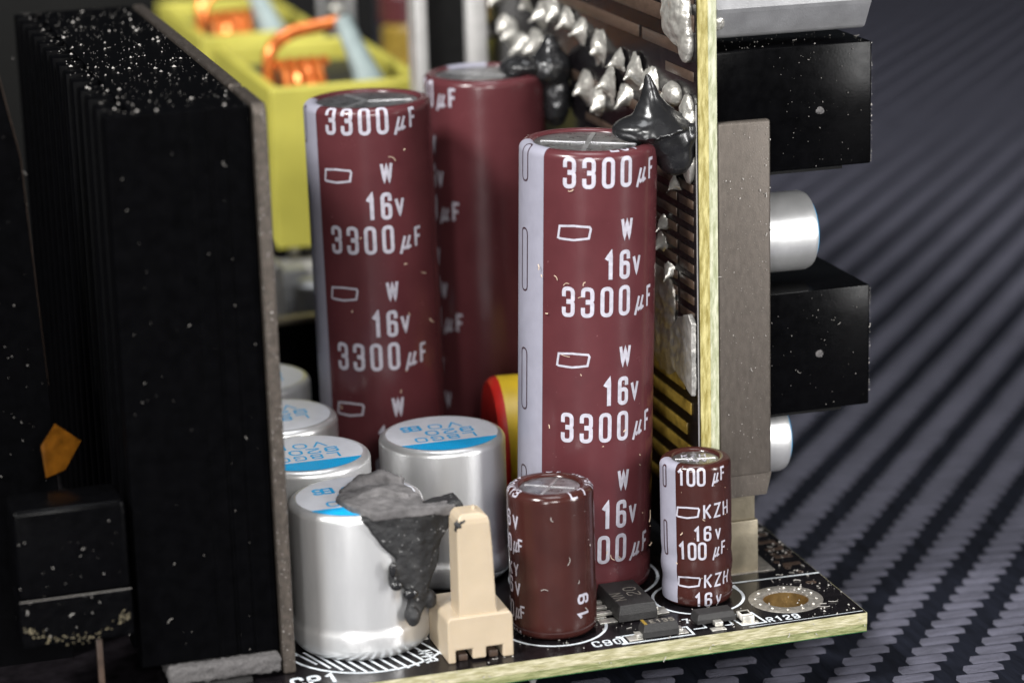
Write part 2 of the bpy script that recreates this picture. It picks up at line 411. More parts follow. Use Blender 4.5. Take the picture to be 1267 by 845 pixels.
for k in range(12):
    a = 2 * math.pi * k / 12 + .2; r_ = (hr + ho) / 2
    d = MB(); d.sphere((hx + r_ * math.cos(a), hy + r_ * math.sin(a), 1.57), (.13, .13, .09), 2); d.build('via_bump', 'solder', board)
for sx, sy in ((-6, 60), (-60, 20), (-60, 120)):
    MB().lathe([(1.5, -4.5), (1.5, 0)], 20, c=(sx, sy, 0), close_start=True, close_end=True).build('support_foot', 'black_matte', board)
# silkscreen: each legend its own part
ZB = 1.5
def silk(name): 
    return MB(), name
def silk_circle(cx, cy, r, a0=0, a1=360, sw=.22, off=.022):
    mb = MB(); n = 40
    pts = [Vector((cx + r * math.cos(math.radians(a0 + (a1 - a0) * k / n)), cy + r * math.sin(math.radians(a0 + (a1 - a0) * k / n)))) for k in range(n + (0 if a1 - a0 == 360 else 1))]
    ribbon(mb, pts, sw, a1 - a0 == 360, flat_map(0, 0, ZB), off, 1.0); return mb
def silk_line(pts, sw=.2, closed=False, off=.026):
    mb = MB(); ribbon(mb, [Vector(p) for p in pts], sw, closed, flat_map(0, 0, ZB), off, 3.0); return mb
silk_circle(-22.06, 5.38, 3.75).build('silkscreen_circle', 'silkscreen', board, False)
silk_circle(-10.37, 7.1, 3.35).build('silkscreen_circle', 'silkscreen', board, False)
silk_circle(-16.9, 14.2, 5.6).build('silkscreen_circle', 'silkscreen', board, False)
silk_circle(-35.5, 7.6, 5.95).build('silkscreen_circle', 'silkscreen', board, False)
hb = MB()
for k in range(-8, 6):                                       # hatching inside the polarity circle
    x = -35.5 + k * .74; dy = math.sqrt(max(0, 6.05 ** 2 - (k * .74) ** 2))
    if dy > .6: ribbon(hb, [Vector((x + .9, 7.6 - dy + .05)), Vector((x - .2, 7.6 - max(.3, dy - 3.4)))], .20, False, flat_map(0, 0, ZB), .03, 3)
hb.build('silkscreen_hatching', 'silkscreen', board, False)
silk_line([(-7.6, 8.95), (-.1, 8.7)], .22).build('silkscreen_line', 'silkscreen', board, False)
silk_line([(-18.2, 1.85), (-13.2, 1.95), (-13.2, .42), (-18.2, .42), (-18.2, 1.85)], .17).build('silkscreen_frame', 'silkscreen', board, False)
silk_line([(-18.45, 1.8), (-18.45, .42)], .34, off=.03).build('silkscreen_line', 'silkscreen', board, False)
silk_line([(-9.75, 2.9), (-7.85, 2.9), (-7.55, .75), (-9.35, .75), (-9.75, 2.9)], .17).build('silkscreen_frame', 'silkscreen', board, False)
silk_line([(-12.85, 1.3), (-11.95, 1.3), (-11.95, 1.9)], .16).build('silkscreen_line', 'silkscreen', board, False)
silk_line([(-10.5, 1.2), (-9.95, 1.2), (-9.95, 2.0)], .16).build('silkscreen_line', 'silkscreen', board, False)
silk_line([(-.2, .35), (-9, .30)], .07).build('silkscreen_line', 'silkscreen', board, False)
for s_, x, y, rot, wd, ht, p in (('C90', -20.6, .55, 0, .62, 1.05, .8), ('R129', -7.35, .62, 0, .52, .95, .66), ('FAN', -31.55, 2.1, 90, .62, 1.0, .8), ('CP1', -42.2, .9, 0, .95, 1.7, 1.2), ('7', -13.1, 2.5, 0, .5, .9, .6), ('R1', -7.9, 7.6, 0, .5, .9, .62)):
    mb = MB(); text(mb, s_, 0, 0, wd, ht, p, .15 if wd < .9 else .26, flat_map(x, y, ZB, math.radians(rot)), .03)
    mb.build('board_lettering', 'silkscreen', board, False)
def pad(x0, y0, x1, y1, h=.09):
    mb = MB(); mb.box((x0, y0, ZB + .01), (x1, y1, ZB + h), min(.06, h / 3)); o = mb.build('solder_pad', 'solder', board, angle=50)
    return o
for q in ((-19.35, 6.6, -18.3, 7.4), (-19.1, 5.6, -18.0, 6.4), (-18.85, 4.55, -17.5, 5.4), (-17.95, .7, -16.9, 1.65), (-14.3, .75, -13.45, 1.6), (-11.8, .4, -10.7, 1.0), (-14.35, 4.9, -13.4, 6.2), (-9.35, .85, -8.05, 1.2), (-32.2, 6.2, -31.2, 7.4)):
    pad(*q)
for k in range(9):                                             # solder pins under the front edge
    x = -24.5 - 6.2 * k + rnd.uniform(-1, 1)
    MB().lathe([(.15, -1.3), (.25, -.9), (.8, -.1), (.9, .02)], 12, c=(x, 1.7 + rnd.random(), 0), close_start=True).build('solder_pin', 'solder', board)

# ------------------------------------------------------------------ electrolytic capacitors
def cap_profile(R, H, sh, bead=True, wavy=False):
    p = [(R * .84, .12), (R * .93, .16), (R * .985, .4), (R, .9)]
    if wavy:
        k = 60
        for i in range(k + 1):
            z = 1.0 + (H - sh - 1.0) * i / k
            d = -.09 * math.exp(-((z - 1.9) / .5) ** 2) - .05 * math.exp(-((z - 3.9) / .45) ** 2) + .04 * math.exp(-((z - 2.9) / .5) ** 2)
            p.append((R + d, z))
    else:
        if bead:
            for i in range(9):
                z = 1.6 + i * .25; p.append((R - .16 * math.exp(-((z - 2.6) / .45) ** 2), z))
        k = 30; z0 = p[-1][1] + .25
        for i in range(k + 1): p.append((R, z0 + (H - sh - z0) * i / k))
    for i in range(1, 9):
        a = math.pi / 2 * i / 8; p.append((R - sh + sh * math.cos(a), H - sh + sh * math.sin(a)))
    p.append((R - sh - .18, H - .01)); lip = R - sh - .42
    p.append((R - sh - .36, H - .10)); p.append((lip, H - .22))
    return p, lip
def profile_point(prof):
    i0 = 4; s_ = [0.0] * len(prof)
    s_[0] = 0
    for i in range(1, len(prof)):
        s_[i] = s_[i - 1] + math.hypot(prof[i][0] - prof[i - 1][0], prof[i][1] - prof[i - 1][1])
    ref = next(i for i in range(len(prof)) if prof[i][1] >= 5); sh = prof[ref][1] - s_[ref]
    s_ = np.array(s_) + sh; r = np.array([p[0] for p in prof]); z = np.array([p[1] for p in prof])
    def f(v, off):
        rr, zz = float(np.interp(v, s_, r)), float(np.interp(v, s_, z))
        r1, z1 = float(np.interp(v + .05, s_, r)), float(np.interp(v + .05, s_, z)); r0, z0 = float(np.interp(v - .05, s_, r)), float(np.interp(v - .05, s_, z))
        t = Vector((r1 - r0, z1 - z0)); t = t.normalized() if t.length > 1e-6 else Vector((0, 1))
        return rr + t.y * off, zz - t.x * off
    return f, s_
def capacitor(name, label, loc, R, H, sh, sleeve, lean=(0, 0), rot=0.0, band=None, rows=(), bead=True, wavy=False, vent='Y', vrot=0.0, toptext=None, group=None):
    t = thing(name, label, 'capacitor', loc, group)
    ax = (fh * lean[0] - rh * lean[1])
    q = Matrix.Rotation(math.radians(lean[0]), 4, fh) @ Matrix.Rotation(math.radians(lean[1]), 4, rh)
    t.rotation_euler = q.to_euler()
    prof, lip = cap_profile(R, H, sh, bead, wavy)
    MB().lathe(prof, 72).build('sleeve', sleeve, t, angle=50)
    fn, ss = profile_point(prof)
    # aluminium end with pressed safety vent
    disc = MB().lathe([(lip + .05, H - .24), (lip * .8, H - .20), (lip * .4, H - .21), (0.001, H - .23)], 48).build('can_top', 'disc_metal', t)
    v = MB()
    dirs = {'Y': (95, 215, 325), 'K': (10, 130, 250), 'X': (45, 135, 225, 315)}[vent]
    for a in dirs:
        a = math.radians(a + vrot); d = Vector((math.cos(a), math.sin(a), 0)); n = Vector((-d.y, d.x, 0)); l = lip * .88; wv = .045 * lip
        c0 = Vector((0, 0, H - .21)); pts = [d * .02 + n * wv, d * l + n * wv, d * l - n * wv, d * .02 - n * wv]
        v.add([c0 + p for p in pts] + [c0 + p * .99 + up0 * .05 for p in pts], [(0, 1, 5, 4), (1, 2, 6, 5), (2, 3, 7, 6), (3, 0, 4, 7), (4, 5, 6, 7)])
    v.build('vent_score', 'vent_metal', disc)
    MB().lathe([(R * .8, -.0), (R * .86, .2)], 32, close_start=True).build('rubber_bung', 'black_matte', t)
    mp = lambda u, vv, off: (lambda rz: rh * (rz[0] * math.sin(u / R + rot)) - fh * (rz[0] * math.cos(u / R + rot)) + up0 * rz[1])(fn(vv, off))
    if band:
        c, hw, marks = band
        mb = MB(); n = 14; sv = [x for x in ss if x > ss[0] + .3]
        vs_ = []; 
        for s_ in sv:
            for k in range(n + 1):
                a = math.radians(c - hw + 2 * hw * k / n); vs_.append(mp(a * R, s_, .012))
        mb.add(vs_, [(i * (n + 1) + k, i * (n + 1) + k + 1, (i + 1) * (n + 1) + k + 1, (i + 1) * (n + 1) + k) for i in range(len(sv) - 1) for k in range(n)])
        bd = mb.build('polarity_band', 'band_white', t, angle=60)
        mm = MB()
        for zc, ln, wd in marks:
            pts = [Vector((math.radians(c) * R + x, zc + y)) for x, y in ((-wd / 2, -ln / 2), (-wd / 2, ln / 2), (wd / 2, ln / 2), (wd / 2, -ln / 2))]
            mm = MB(); ribbon(mm, rounded(pts, wd / 2, True), .12, True, mp, .03); mm.build('polarity_mark', 'print_dark', bd, False)

    for (s_, adeg, base, wd, ht, pitch, sw) in rows:
        for q_, ch in enumerate(s_):
            tx = MB(); text(tx, ch, math.radians(adeg) * R + q_ * pitch, base, wd, ht, pitch, sw, mp)
            tx.build('letter', 'print_white', t, False)
    if toptext:
        tt = MB()
        for s_, x, y, wd, ht, p_, sw in toptext: text(tt, s_, x, y, wd, ht, p_, sw, lambda u, vv, off: rh * u + fh * vv + up0 * (H - .19 + off), .03)
        tt.build('end_lettering', 'print_white', disc, False)
    return t

def tall_rows(dv=0.0):
    r = []
    for k in range(4):
        b = 31.0 - 9.4 * k + dv
        r.append(('3300', -22.7, b, .95, 2.25, 1.395, .29))
        r.append(('u', 42.0, b + .12, .95, 1.15, 1, .22)); r.append(('F', 56.5, b + .22, .72, 1.6, 1, .24))
        if k < 3:
            r.append(('W', 26.5, b - 3.75, .86, 1.5, 1, .23)); r.append(('i', -27.5, b - 3.75, 2.45, 1.1, 1, .16))
            r.append(('16', 12, b - 6.7, .88, 2.15, 1.18, .30)); r.append(('v', 38.5, b - 6.45, .78, 1.35, 1, .24))
    return r
marks = [(32.4, 2.8, .85)] + [(25.2 - 8.95 * k, 4.6, .85) for k in range(3)]
G3 = 'tall maroon capacitors'
capacitor('electrolytic_capacitor', 'tall maroon 3300 microfarad capacitor in front, beside the upright board, black glue on top', (-16.91, 14.18, 0), 5.0, 33.6, .62, 'maroon_sleeve',
          lean=(1.75, 0), rot=0, band=(-66, 25, marks), rows=tall_rows() + [('LOT', 18, 33.65, .75, .75, 1.0, .17)], vent='X', vrot=20, group=G3)
capacitor('electrolytic_capacitor', 'tall maroon 3300 microfarad capacitor standing in front of the yellow inductor case', (-26.9, 34.8, 0), 5.0, 34.0, .62, 'maroon_sleeve',
          lean=(-.5, 0), rot=math.radians(-15), band=(-60, 25, marks), rows=tall_rows(1.0), vent='K', vrot=-25, group=G3)
capacitor('electrolytic_capacitor', 'tall maroon capacitor mostly in shade, rearmost of the three tall ones', (-15.4, 42.6, 0), 5.0, 34.0, .62, 'maroon_sleeve',
          rot=math.radians(-92), band=(-66, 25, ()), rows=tall_rows(.6), vent='X', vrot=0, group=G3)
ky = []
for k in range(2):
    b = 8.2 - 5.0 * k
    ky += [('16', -92, b, .62, 1.25, .78, .16), ('v', -60, b, .62, 1.0, .8, .16), ('100', -104, b - 1.9, .6, 1.35, .74, .16), ('u', -62, b - 1.8, .6, .85, 1, .13), ('F', -51, b - 1.7, .5, 1.0, 1, .14),
           ('KY', -77, b - 3.6, .6, 1.0, .82, .14)]
c_ky = capacitor('electrolytic_capacitor', 'short brown capacitor beside the cream connector, upright 19 printed low on its side', (-22.06, 5.38, 0), 3.1, 10.85, .55, 'brown_sleeve',
          lean=(-.35, 0), rows=ky, vent='X', vrot=10, bead=False)
def vert_map(R, adeg, v0): 
    return lambda u, v, off: rh * ((R + off) * math.sin(math.radians(adeg) - v / R)) - fh * ((R + off) * math.cos(math.radians(adeg) - v / R)) + up0 * (v0 + u)
mb = MB(); text(mb, '19', 0, 0, .75, 1.05, 1.15, .19, vert_map(3.1, 52, 1.45), .02)
mb.build('lettering', 'print_white', c_ky, False)
prof, lip = cap_profile(3.1, 10.85, .55, False); fn, ss = profile_point(prof)
mpk = lambda u, vv, off: (lambda rz: rh * (rz[0] * math.sin(u / 3.1)) - fh * (rz[0] * math.cos(u / 3.1)) + up0 * rz[1])(fn(vv, off))
for a, s_ in ((-88, 'KY'), (-62, '3'), (28, 'L'), (48, '7'), (75, '16'), (115, '8V'), (-130, '100'), (160, '16')):
    mb = MB(); text(mb, s_, math.radians(a) * 3.1, 10.5, .6, .75, .75, .13, mpk); mb.build('shoulder_lettering', 'print_white', c_ky, False)
kz = []
for b, bk, b16 in ((9.45, 6.95, 5.25), (3.8, 1.6, .12)):
    kz += [('100', -38, b, .64, 1.4, .74, .18), ('u', 20, b + .1, .55, .8, 1, .13), ('F', 35, b + .2, .48, 1.05, 1, .15),
           ('i', -41, bk + .08, 1.75, .85, 1, .13), ('KZH', 4, bk, .6, 1.1, .82, .15), ('16', -12, b16, .58, 1.15, .74, .17), ('v', 24, b16 + .05, .5, .8, 1, .14)]
capacitor('electrolytic_capacitor', 'small brown 100 microfarad capacitor between the tall maroon one and the plated hole', (-10.37, 7.26, 0), 2.6, 10.95, .5, 'brown_sleeve', lean=(-.3, 0), rot=0.06,
          band=(-66, 25, [(5.2, 2.6, .4), (9.9, 1.6, .4)]), rows=kz, wavy=True, bead=False, vent='X', vrot=30, toptext=[('KZH', -1.0, .1, .5, .7, .65, .1), ('16V', -.8, -.9, .45, .6, .6, .1)])

# ------------------------------------------------------------------ silver polymer capacitors
def polymer(label, loc, R, H, print_top=True, blue=True):
    t = thing('polymer_capacitor', label, 'capacitor', loc, 'silver polymer capacitors')
    sh = .55
    prof = [(R * .80, .10), (R * .93, .18), (R * .99, .55), (R, .95), (R, 1.7), (R - .07, 2.0), (R - .17, 2.2), (R - .17, 2.5), (R - .17, H * .5), (R - .17, H - sh)]
    for i in range(1, 8):
        a = math.pi / 2 * i / 7; prof.append((R - .17 - sh + sh * math.cos(a), H - sh + sh * math.sin(a)))
    MB().lathe(prof, 80, close_start=True).build('can', 'can_coated', t, angle=50)
    Rt = R - .17 - sh
    top = MB().lathe([(Rt, H), (Rt * .98, H + .012), (Rt * .5, H + .015), (.001, H + .015)], 64).build('can_top', 'top_coated', t)
    if blue:
        n = 40; ch = -.50; pts = []
        a0 = math.pi + math.asin(-ch); a1 = 2 * math.pi - math.asin(-ch)
        rr = Rt + .08
        for k in range(n + 1):
            a = a0 + (a1 - a0) * k / n; pts.append((rr * math.cos(a), rr * math.sin(a), H + .024 if k not in (0, n) else H + .02))
        mb = MB(); mb.add(pts, [tuple(range(n + 1))]); mb.build('blue_print', 'print_blue', top, False)
    mb = MB(); rm = flat_map(0, 0, H + .024, math.pi)
    for s_, x, y, wd, ht, p, sw in (('L8GD', -2.3, .72, .95, 1.1, 1.25, .16), ('920', -2.5, -.75, 1.05, 1.2, 1.35, .18), ('V0', -1.9, -2.2, 1.1, 1.2, 1.45, .16), ('E6', 1.2, -2.3, .85, 1.3, .7, .24)):
        text(mb, s_, x, y, wd, ht, p, sw, rm, .0)
    mb.build('lettering', 'print_blue', top, False)
    return t
polymer('silver polymer capacitor in front, half covered by grey glue beside the connector', (-35.6, 8.2, 0), 4.95, 10.75)
polymer('silver polymer capacitor behind the cream connector with blue segment on top', (-26.2, 19.4, 0), 4.95, 11.0)
polymer('silver polymer capacitor behind the glued one, blue segment on its top', (-36.9, 18.4, 0), 4.95, 11.0)
polymer('silver polymer capacitor third along the steel plate, blue lettering but no segment seen', (-37.0, 28.6, 0), 4.95, 11.0, blue=False)
polymer('silver polymer capacitor farthest along the steel plate, at the foot of the tall capacitor', (-36.7, 39.6, 0), 4.95, 11.0, blue=False)

# ------------------------------------------------------------------ cream connector
cn = thing('fan_connector', 'cream plastic pin connector with tall keyed tower at the front edge of the board', 'connector', (-31.1, 1.2, 0))
b = MB(); bm = bmesh.new()
# base as a front outline with two slots, extruded back
out = [(0, 0), (.55, 0), (.55, .92), (1.75, .92), (1.75, .15), (2.75, .15), (2.75, .92), (3.95, .92), (3.95, 0), (4.75, 0), (4.75, 3.0), (4.55, 3.35), (.2, 3.35), (0, 3.1)]
b.prism(out, lambda p: Vector((p[0], 0, p[1])), lambda p: Vector((p[0], 5.2, p[1])))
base = b.build('base', 'cream_nylon', cn, False)
md = base.modifiers.new('b', 'BEVEL'); md.width = .012; md.segments = 2; md.limit_method = 'ANGLE'
tw = MB(); n = 6
sec = lambda z, k: [(.95 + .05 * k, .25), (3.65 - .28 * k, .25), (3.65 - .28 * k, 2.5), (.95 + .05 * k, 2.5)]
rows_ = [(3.2, -.6), (3.4, -.25), (3.8, 0), (8, .5), (10.0, 1.0), (10.35, 1.15), (10.6, 1.7), (10.72, 3.0)]
for z, k in rows_:
    q = sec(z, k)
    if z > 10.2:
        e = (z - 10.2) * .55; q = [(q[0][0] + e, q[0][1] + e * .6), (q[1][0] - e * .6, q[1][1] + e * .6), (q[2][0] - e * .6, q[2][1] - e), (q[3][0] + e, q[3][1] - e)]
    tw.v += [Vector((x, y, z)) for x, y in q]
for i in range(len(rows_) - 1):
    for k in range(4): tw.f.append((i * 4 + k, i * 4 + (k + 1) % 4, (i + 1) * 4 + (k + 1) % 4, (i + 1) * 4 + k))
tw.f.append(tuple(range((len(rows_) - 1) * 4, len(rows_) * 4)))
o = tw.build('tower', 'cream_nylon', cn, False); md = o.modifiers.new('b', 'BEVEL'); md.width = .02; md.segments = 3; md.limit_method = 'ANGLE'; md.angle_limit = math.radians(40)
MB().lathe([(.16, 10.6), (.16, 10.85), (.10, 10.95)], 10, c=(2.5, 1.4, 0), close_end=True).build('moulding_nub', 'cream_nylon', cn)
gc = MB(); gc.sphere((1.15, .42, 9.9), (.32, .18, .5)); gc.sphere((1.45, .4, 10.2), (.3, .16, .2)); link('glue_crumb', blob_mesh(gc, .06, 1, .12, 4, 2), 'glue_grey', cn)
for px_ in (1.15, 3.35): MB().box((px_ - .32, .3, .02), (px_ + .32, 5, .5), .05).build('pin', 'trace_brown', cn)

# ------------------------------------------------------------------ surface-mounted parts
def smd(name, label, cat, lo, hi, m='chip_black', lead=True, tx=None):
    t = thing(name, label, cat, ((lo[0] + hi[0]) / 2, (lo[1] + hi[1]) / 2, 0))
    dx, dy, h = (hi[0] - lo[0]) / 2, (hi[1] - lo[1]) / 2, hi[2]; z0 = lo[2]
    mb = MB(); zs = [(z0, .0), (z0 + (h - z0) * .45, -.0), (h, .14)]
    v = []
    for z, e in zs: v += [(-dx + e, -dy + e, z), (dx - e, -dy + e, z), (dx - e, dy - e, z), (-dx + e, dy - e, z)]
    mb.add(v, [(0, 3, 2, 1), (8, 9, 10, 11)] + [(i * 4 + k, i * 4 + (k + 1) % 4, (i + 1) * 4 + (k + 1) % 4, (i + 1) * 4 + k) for i in range(2) for k in range(4)])
    o = mb.build('body', m, t, False); md = o.modifiers.new('b', 'BEVEL'); md.width = .006; md.segments = 2; md.limit_method = 'ANGLE'
    if tx:
        l = MB()
        for s_, x, y, rot, wd, ht, p in tx: text(l, s_, 0, 0, wd, ht, p, .09, flat_map(x, y, h, math.radians(rot)), .012)
        l.build('lettering', 'chip_print', t, False)
    return t
def leads(t, spec):
    for x0, y0, x1, y1, zt in spec:
        mb = MB(); mb.box((x0, y0, .12), (x1, y1, zt), .03); mb.build('lead', 'solder', t, angle=50)
t = smd('transistor_chip', 'black surface-mounted chip with faint printing at the foot of the tall front capacitor', 'chip', (-17.55, 4.1, .12), (-14.6, 9.2, 1.35), tx=[('20', .9, -.7, 90, .7, 1.0, .95), ('NN', -.45, -1.4, 90, .6, .9, .9)])
leads(t, [(-2.9, 1.2 + .9 * -2.3, -1.4, 1.2 + .9 * -2.3 + .5, .35), (-2.7, .25, -1.4, .75, .35), (-2.9, 1.3, -1.4, 1.8, .35), (1.4, -1.2, 2.0, -.2, .4)])
t = smd('diode_chip', 'small black diode with pale cathode line inside a white printed frame', 'diode', (-16.95, .55, .12), (-14.25, 1.75, 1.15), tx=[('E135', -.7, -.4, 0, .36, .62, .48)])
MB().box((-1.22, -.48, 1.145), (-1.0, .48, 1.165)).build('cathode_mark', 'trace_gold', t, False)
leads(t, [(-1.75, -.35, -1.3, .35, .4), (1.3, -.35, 1.75, .35, .4)])
t = smd('transistor_chip', 'thin black three-leg chip under the small brown capacitor', 'chip', (-12.55, 1.45, .2), (-9.6, 2.9, .95))
leads(t, [(-.3, -1.25, .3, -.65, .45), (-1.1, .6, -.6, 1.2, .4), (.6, .6, 1.1, 1.2, .4)])
t = thing('chip_resistor', 'tiny pale chip resistor with black window beside the plated hole', 'resistor', (-8.75, 1.75, 0))
MB().box((-.42, -.55, .06), (.42, .55, .5), .04).build('body', 'resistor_white', t, angle=50)
MB().box((-.30, -.12, .5), (.30, .42, .53), .01).build('window', 'black_plastic', t, angle=50)
MB().box((-.46, -.66, .05), (.46, -.42, .52), .05).build('end_cap', 'solder', t, angle=50); MB().box((-.46, .42, .05), (.46, .66, .52), .05).build('end_cap', 'solder', t, angle=50)

# ------------------------------------------------------------------ upright daughter board and what is on it
db = thing('daughter_board', 'upright circuit board with yellow fibreglass edge and soldered black face', 'circuit board', (-8.75, 10.6, 0))
MB().box((.08, 0, 1.2), (.85, 75, 62)).build('substrate', 'fibreglass_tall', db, False)
MB().box((.85, .02, 1.2), (1.50, 75, 62)).build('core_layer', 'fibreglass_pale', db, False)
MB().box((.0, .12, 1.25), (.08, 75, 62)).build('solder_mask', 'solder_mask', db, False)
MB().box((-.05, .16, 4), (.0, .30, 36.0)).build('edge_trace', 'pale_metal', db, False)
def strip(y0, y1, z0, z1, m='trace_brown'):
    y0 -= 10.6; y1 -= 10.6
    MB().box((-.09, y0, z0), (-.005, y1, z1), .02, 1).build('trace', m, db, angle=50)
for k, z in enumerate((30.6, 29.4, 28.2, 27.0, 25.8, 24.6, 23.4, 22.2, 21.0, 19.8)):
    strip(11.5, 14.4, z, z + .62); strip(15.0, 19.5 + (k % 3), z, z + .62); strip(20.8 + (k % 3), 36, z, z + .62)
for z0, z1, y0, y1 in ((39.2, 40.1, 11.5, 22), (39.2, 40.1, 22.8, 60), (37.6, 38.3, 11.2, 17), (41.2, 42.4, 11, 50), (43.2, 45, 11, 60), (33.4, 34.2, 11.6, 40), (35, 35.8, 11.6, 26)): strip(y0, y1, z0, z1)
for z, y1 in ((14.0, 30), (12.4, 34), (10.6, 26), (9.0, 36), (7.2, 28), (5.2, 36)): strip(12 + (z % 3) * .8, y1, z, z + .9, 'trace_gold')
def joint(Y, z, r, tip=1.9, droop=.35):
    mb = MB(); P = []; R = []; wob = (rnd.uniform(-.5, .5), rnd.uniform(-.5, .2))
    for f_, rr in ((0, 1.7), (.08, 1.45), (.2, 1.12), (.36, .78), (.52, .5), (.7, .28), (.86, .17), (1, .09)): P.append((-tip * f_ - .02, Y - 10.6 - .25 * f_ * f_ + wob[0] * f_, z - droop * f_ * f_ + wob[1] * f_)); R.append(r * rr)
    mb.tube(P, R, 16)
    link('solder_joint', blob_mesh(mb, .12, 2, .12, 1.3, int(Y * 3)), 'solder', db)
for Y, z in ((50.5, 38.3), (47, 37.8), (43.6, 38.3), (39.6, 38.2), (36.2, 37.6), (31.8, 37.0), (27.0, 36.8), (22.8, 36.6), (19.5, 36.0), (56, 34.4), (58.6, 35), (53, 34.2), (48.5, 34.6), (44.5, 34.4), (32.4, 32.6), (35.4, 33.2), (29.0, 34.8), (25.5, 34.3), (61, 37.5), (64, 34), (17.2, 35.2)):
    joint(Y + rnd.uniform(-.3, .3), z + rnd.uniform(-.2, .2), rnd.uniform(.65, 1.05), rnd.uniform(.95, 1.7))
for Y, z, r in ((18.0, 24.3, .6), (16.2, 22.6, .5), (17.5, 26, .45), (14.6, 29.6, .5)): joint(Y, z, r, 1.0)
sb = MB(); sb.sphere((-.3, 3.2, 42.2), (.9, 2.6, 2.4)); sb.sphere((-.2, 1.6, 40.4), (.6, 1.2, 1.6)); sb.sphere((-.2, 1.5, 34.8), (.55, 1.2, 1.9)); sb.sphere((-.2, 1.3, 31.8), (.5, .9, 1.8)); sb.sphere((-.25, 4.3, 36.2), (.7, 1.4, 1.0))
link('solder_patch', blob_mesh(sb, .16, 3, .12, 1.4, 2), 'solder', db)
tabm = MB(); tabm.prism([(.3, 14.2), (1.6, 14.6), (4.6, 15.4), (5.2, 16.2), (5.1, 18.4), (4.2, 18.9), (3.4, 19.6), (1.0, 20.4), (.25, 19.8)], lambda p: Vector((-.10, p[0], p[1])), lambda p: Vector((-.55, p[0] * .95, p[1])))
link('solder_tab', blob_mesh(tabm, .09, 3, .06, 1.5, 1), 'solder_dull', db, angle=60)
tb2 = MB(); tb2.sphere((-.1, 8.0, 20.2), (.35, 3.6, 2.4)); tb2.sphere((-.1, 7.0, 17.0), (.3, 3.4, 3.0)); link('solder_patch', blob_mesh(tb2, .18, 3, .15, 1.2, 5), 'pad_metal', db)

br = thing('metal_terminal', 'brown-grey metal terminal block upright on the right face of the upright board', 'terminal', (-7.2, 10.7, 0))
mb = MB(); mb.box((0, 0, 7.6), (4.15, 8, 34.55), .22, 3); mb.build('body', 'bracket_metal', br)
mb = MB(); mb.prism([(.0, 6.05), (3.75, 6.05), (4.15, 7.75), (0, 7.75)], lambda p: Vector((p[0], .03, p[1])), lambda p: Vector((p[0], 7.9, p[1]))); mb.build('lower_bend', 'bracket_metal', br, False)
mb = MB(); mb.box((.2, .45, 3.9), (2.95, 6.5, 6.2)); mb.build('neck', 'bracket_foot', br, False)
mb = MB(); mb.box((.1, .1, -.2), (3.1, 6.8, 4.1), .1); mb.build('foot', 'bracket_foot', br)
mb = MB(); mb.box((-.4, -.2, .015), (4.3, 7.6, .06)); mb.build('solder_base', 'pad_metal', br, False)

def black_box(label, z0, z1, x1, y0, y1):
    t = thing('relay_box', label, 'component', (-7.2, y0, z0), 'black boxes on the right face of the upright board')
    mb = MB(); mb.box((0, 0, 0), (x1 + 7.2, y1 - y0, z1 - z0), .18, 2); mb.build('case', 'black_plastic', t)
    mb = MB(); mb.box((.2, .3, -.25), (x1 + 5.0, y1 - y0 - .3, .0)); mb.build('bottom_step', 'black_matte', t, False)
    mb = MB(); mb.sphere((8.2, .0, (z1 - z0) * .47), (.34, .09, .30), 3); link('moulding_dimple', blob_mesh(mb, .05, 1, .08, 4, int(z0)), 'grey_pad', t)  # moulding mark; its glint is painted in as grey
    return t
black_box('black plastic box high on the upright board, above the metal terminal', 30.5, 39.6, 5.1, 11.2, 19.5)
black_box('black plastic box low on the upright board, below the silver can', 12.0, 21.3, 5.1, 11.2, 21.5)
def side_can(label, Y, z, R, x1):
    t = thing('silver_can', label, 'capacitor', (-7.2, Y, z), 'silver cans lying on the right face of the upright board')
    L_ = x1 + 7.2
    MB().lathe([(R, 0), (R, L_ - .5), (R - .14, L_ - .15), (R - .45, L_)], 56, axis='X', close_start=True).build('can', 'can_coated', t)
    MB().lathe([(R - .45, L_ + .0), (R - .5, L_ + .03), (.001, L_ + .03)], 56, axis='X').build('can_end', 'top_coated', t)
    MB().lathe([(R - .42, L_ - .01), (R - .47, L_ + .05), (R - 1.2, L_ + .05)], 56, axis='X').build('blue_print', 'print_blue', t)
side_can('silver can lying sideways between the two black boxes', 15.6, 24.9, 3.0, 1.75)
side_can('silver can lying sideways below the lower black box', 15.8, 9.0, 2.9, -.3)
t = thing('shield_box', 'pale grey metal box at the top of the upright board, above the black box', 'component', (-7.2, 10.9, 40.4))
mb = MB(); mb.prism([(0, 2.3), (.15, 2.0), (1.3, .1), (1.6, 0), (9, 0), (9, 12), (0, 12)], lambda p: Vector((0, p[0], p[1])), lambda p: Vector((12.2, p[0], p[1])))
o = mb.build('case', 'grey_metal', t, False); md = o.modifiers.new('b', 'BEVEL'); md.width = .02; md.segments = 2; md.limit_method = 'ANGLE'
link('solder_bead', blob_mesh(MB().sphere((.5, .9, 1.4), (.5, .6, .7)), .08, 1, .1, 2, 3), 'solder', t)

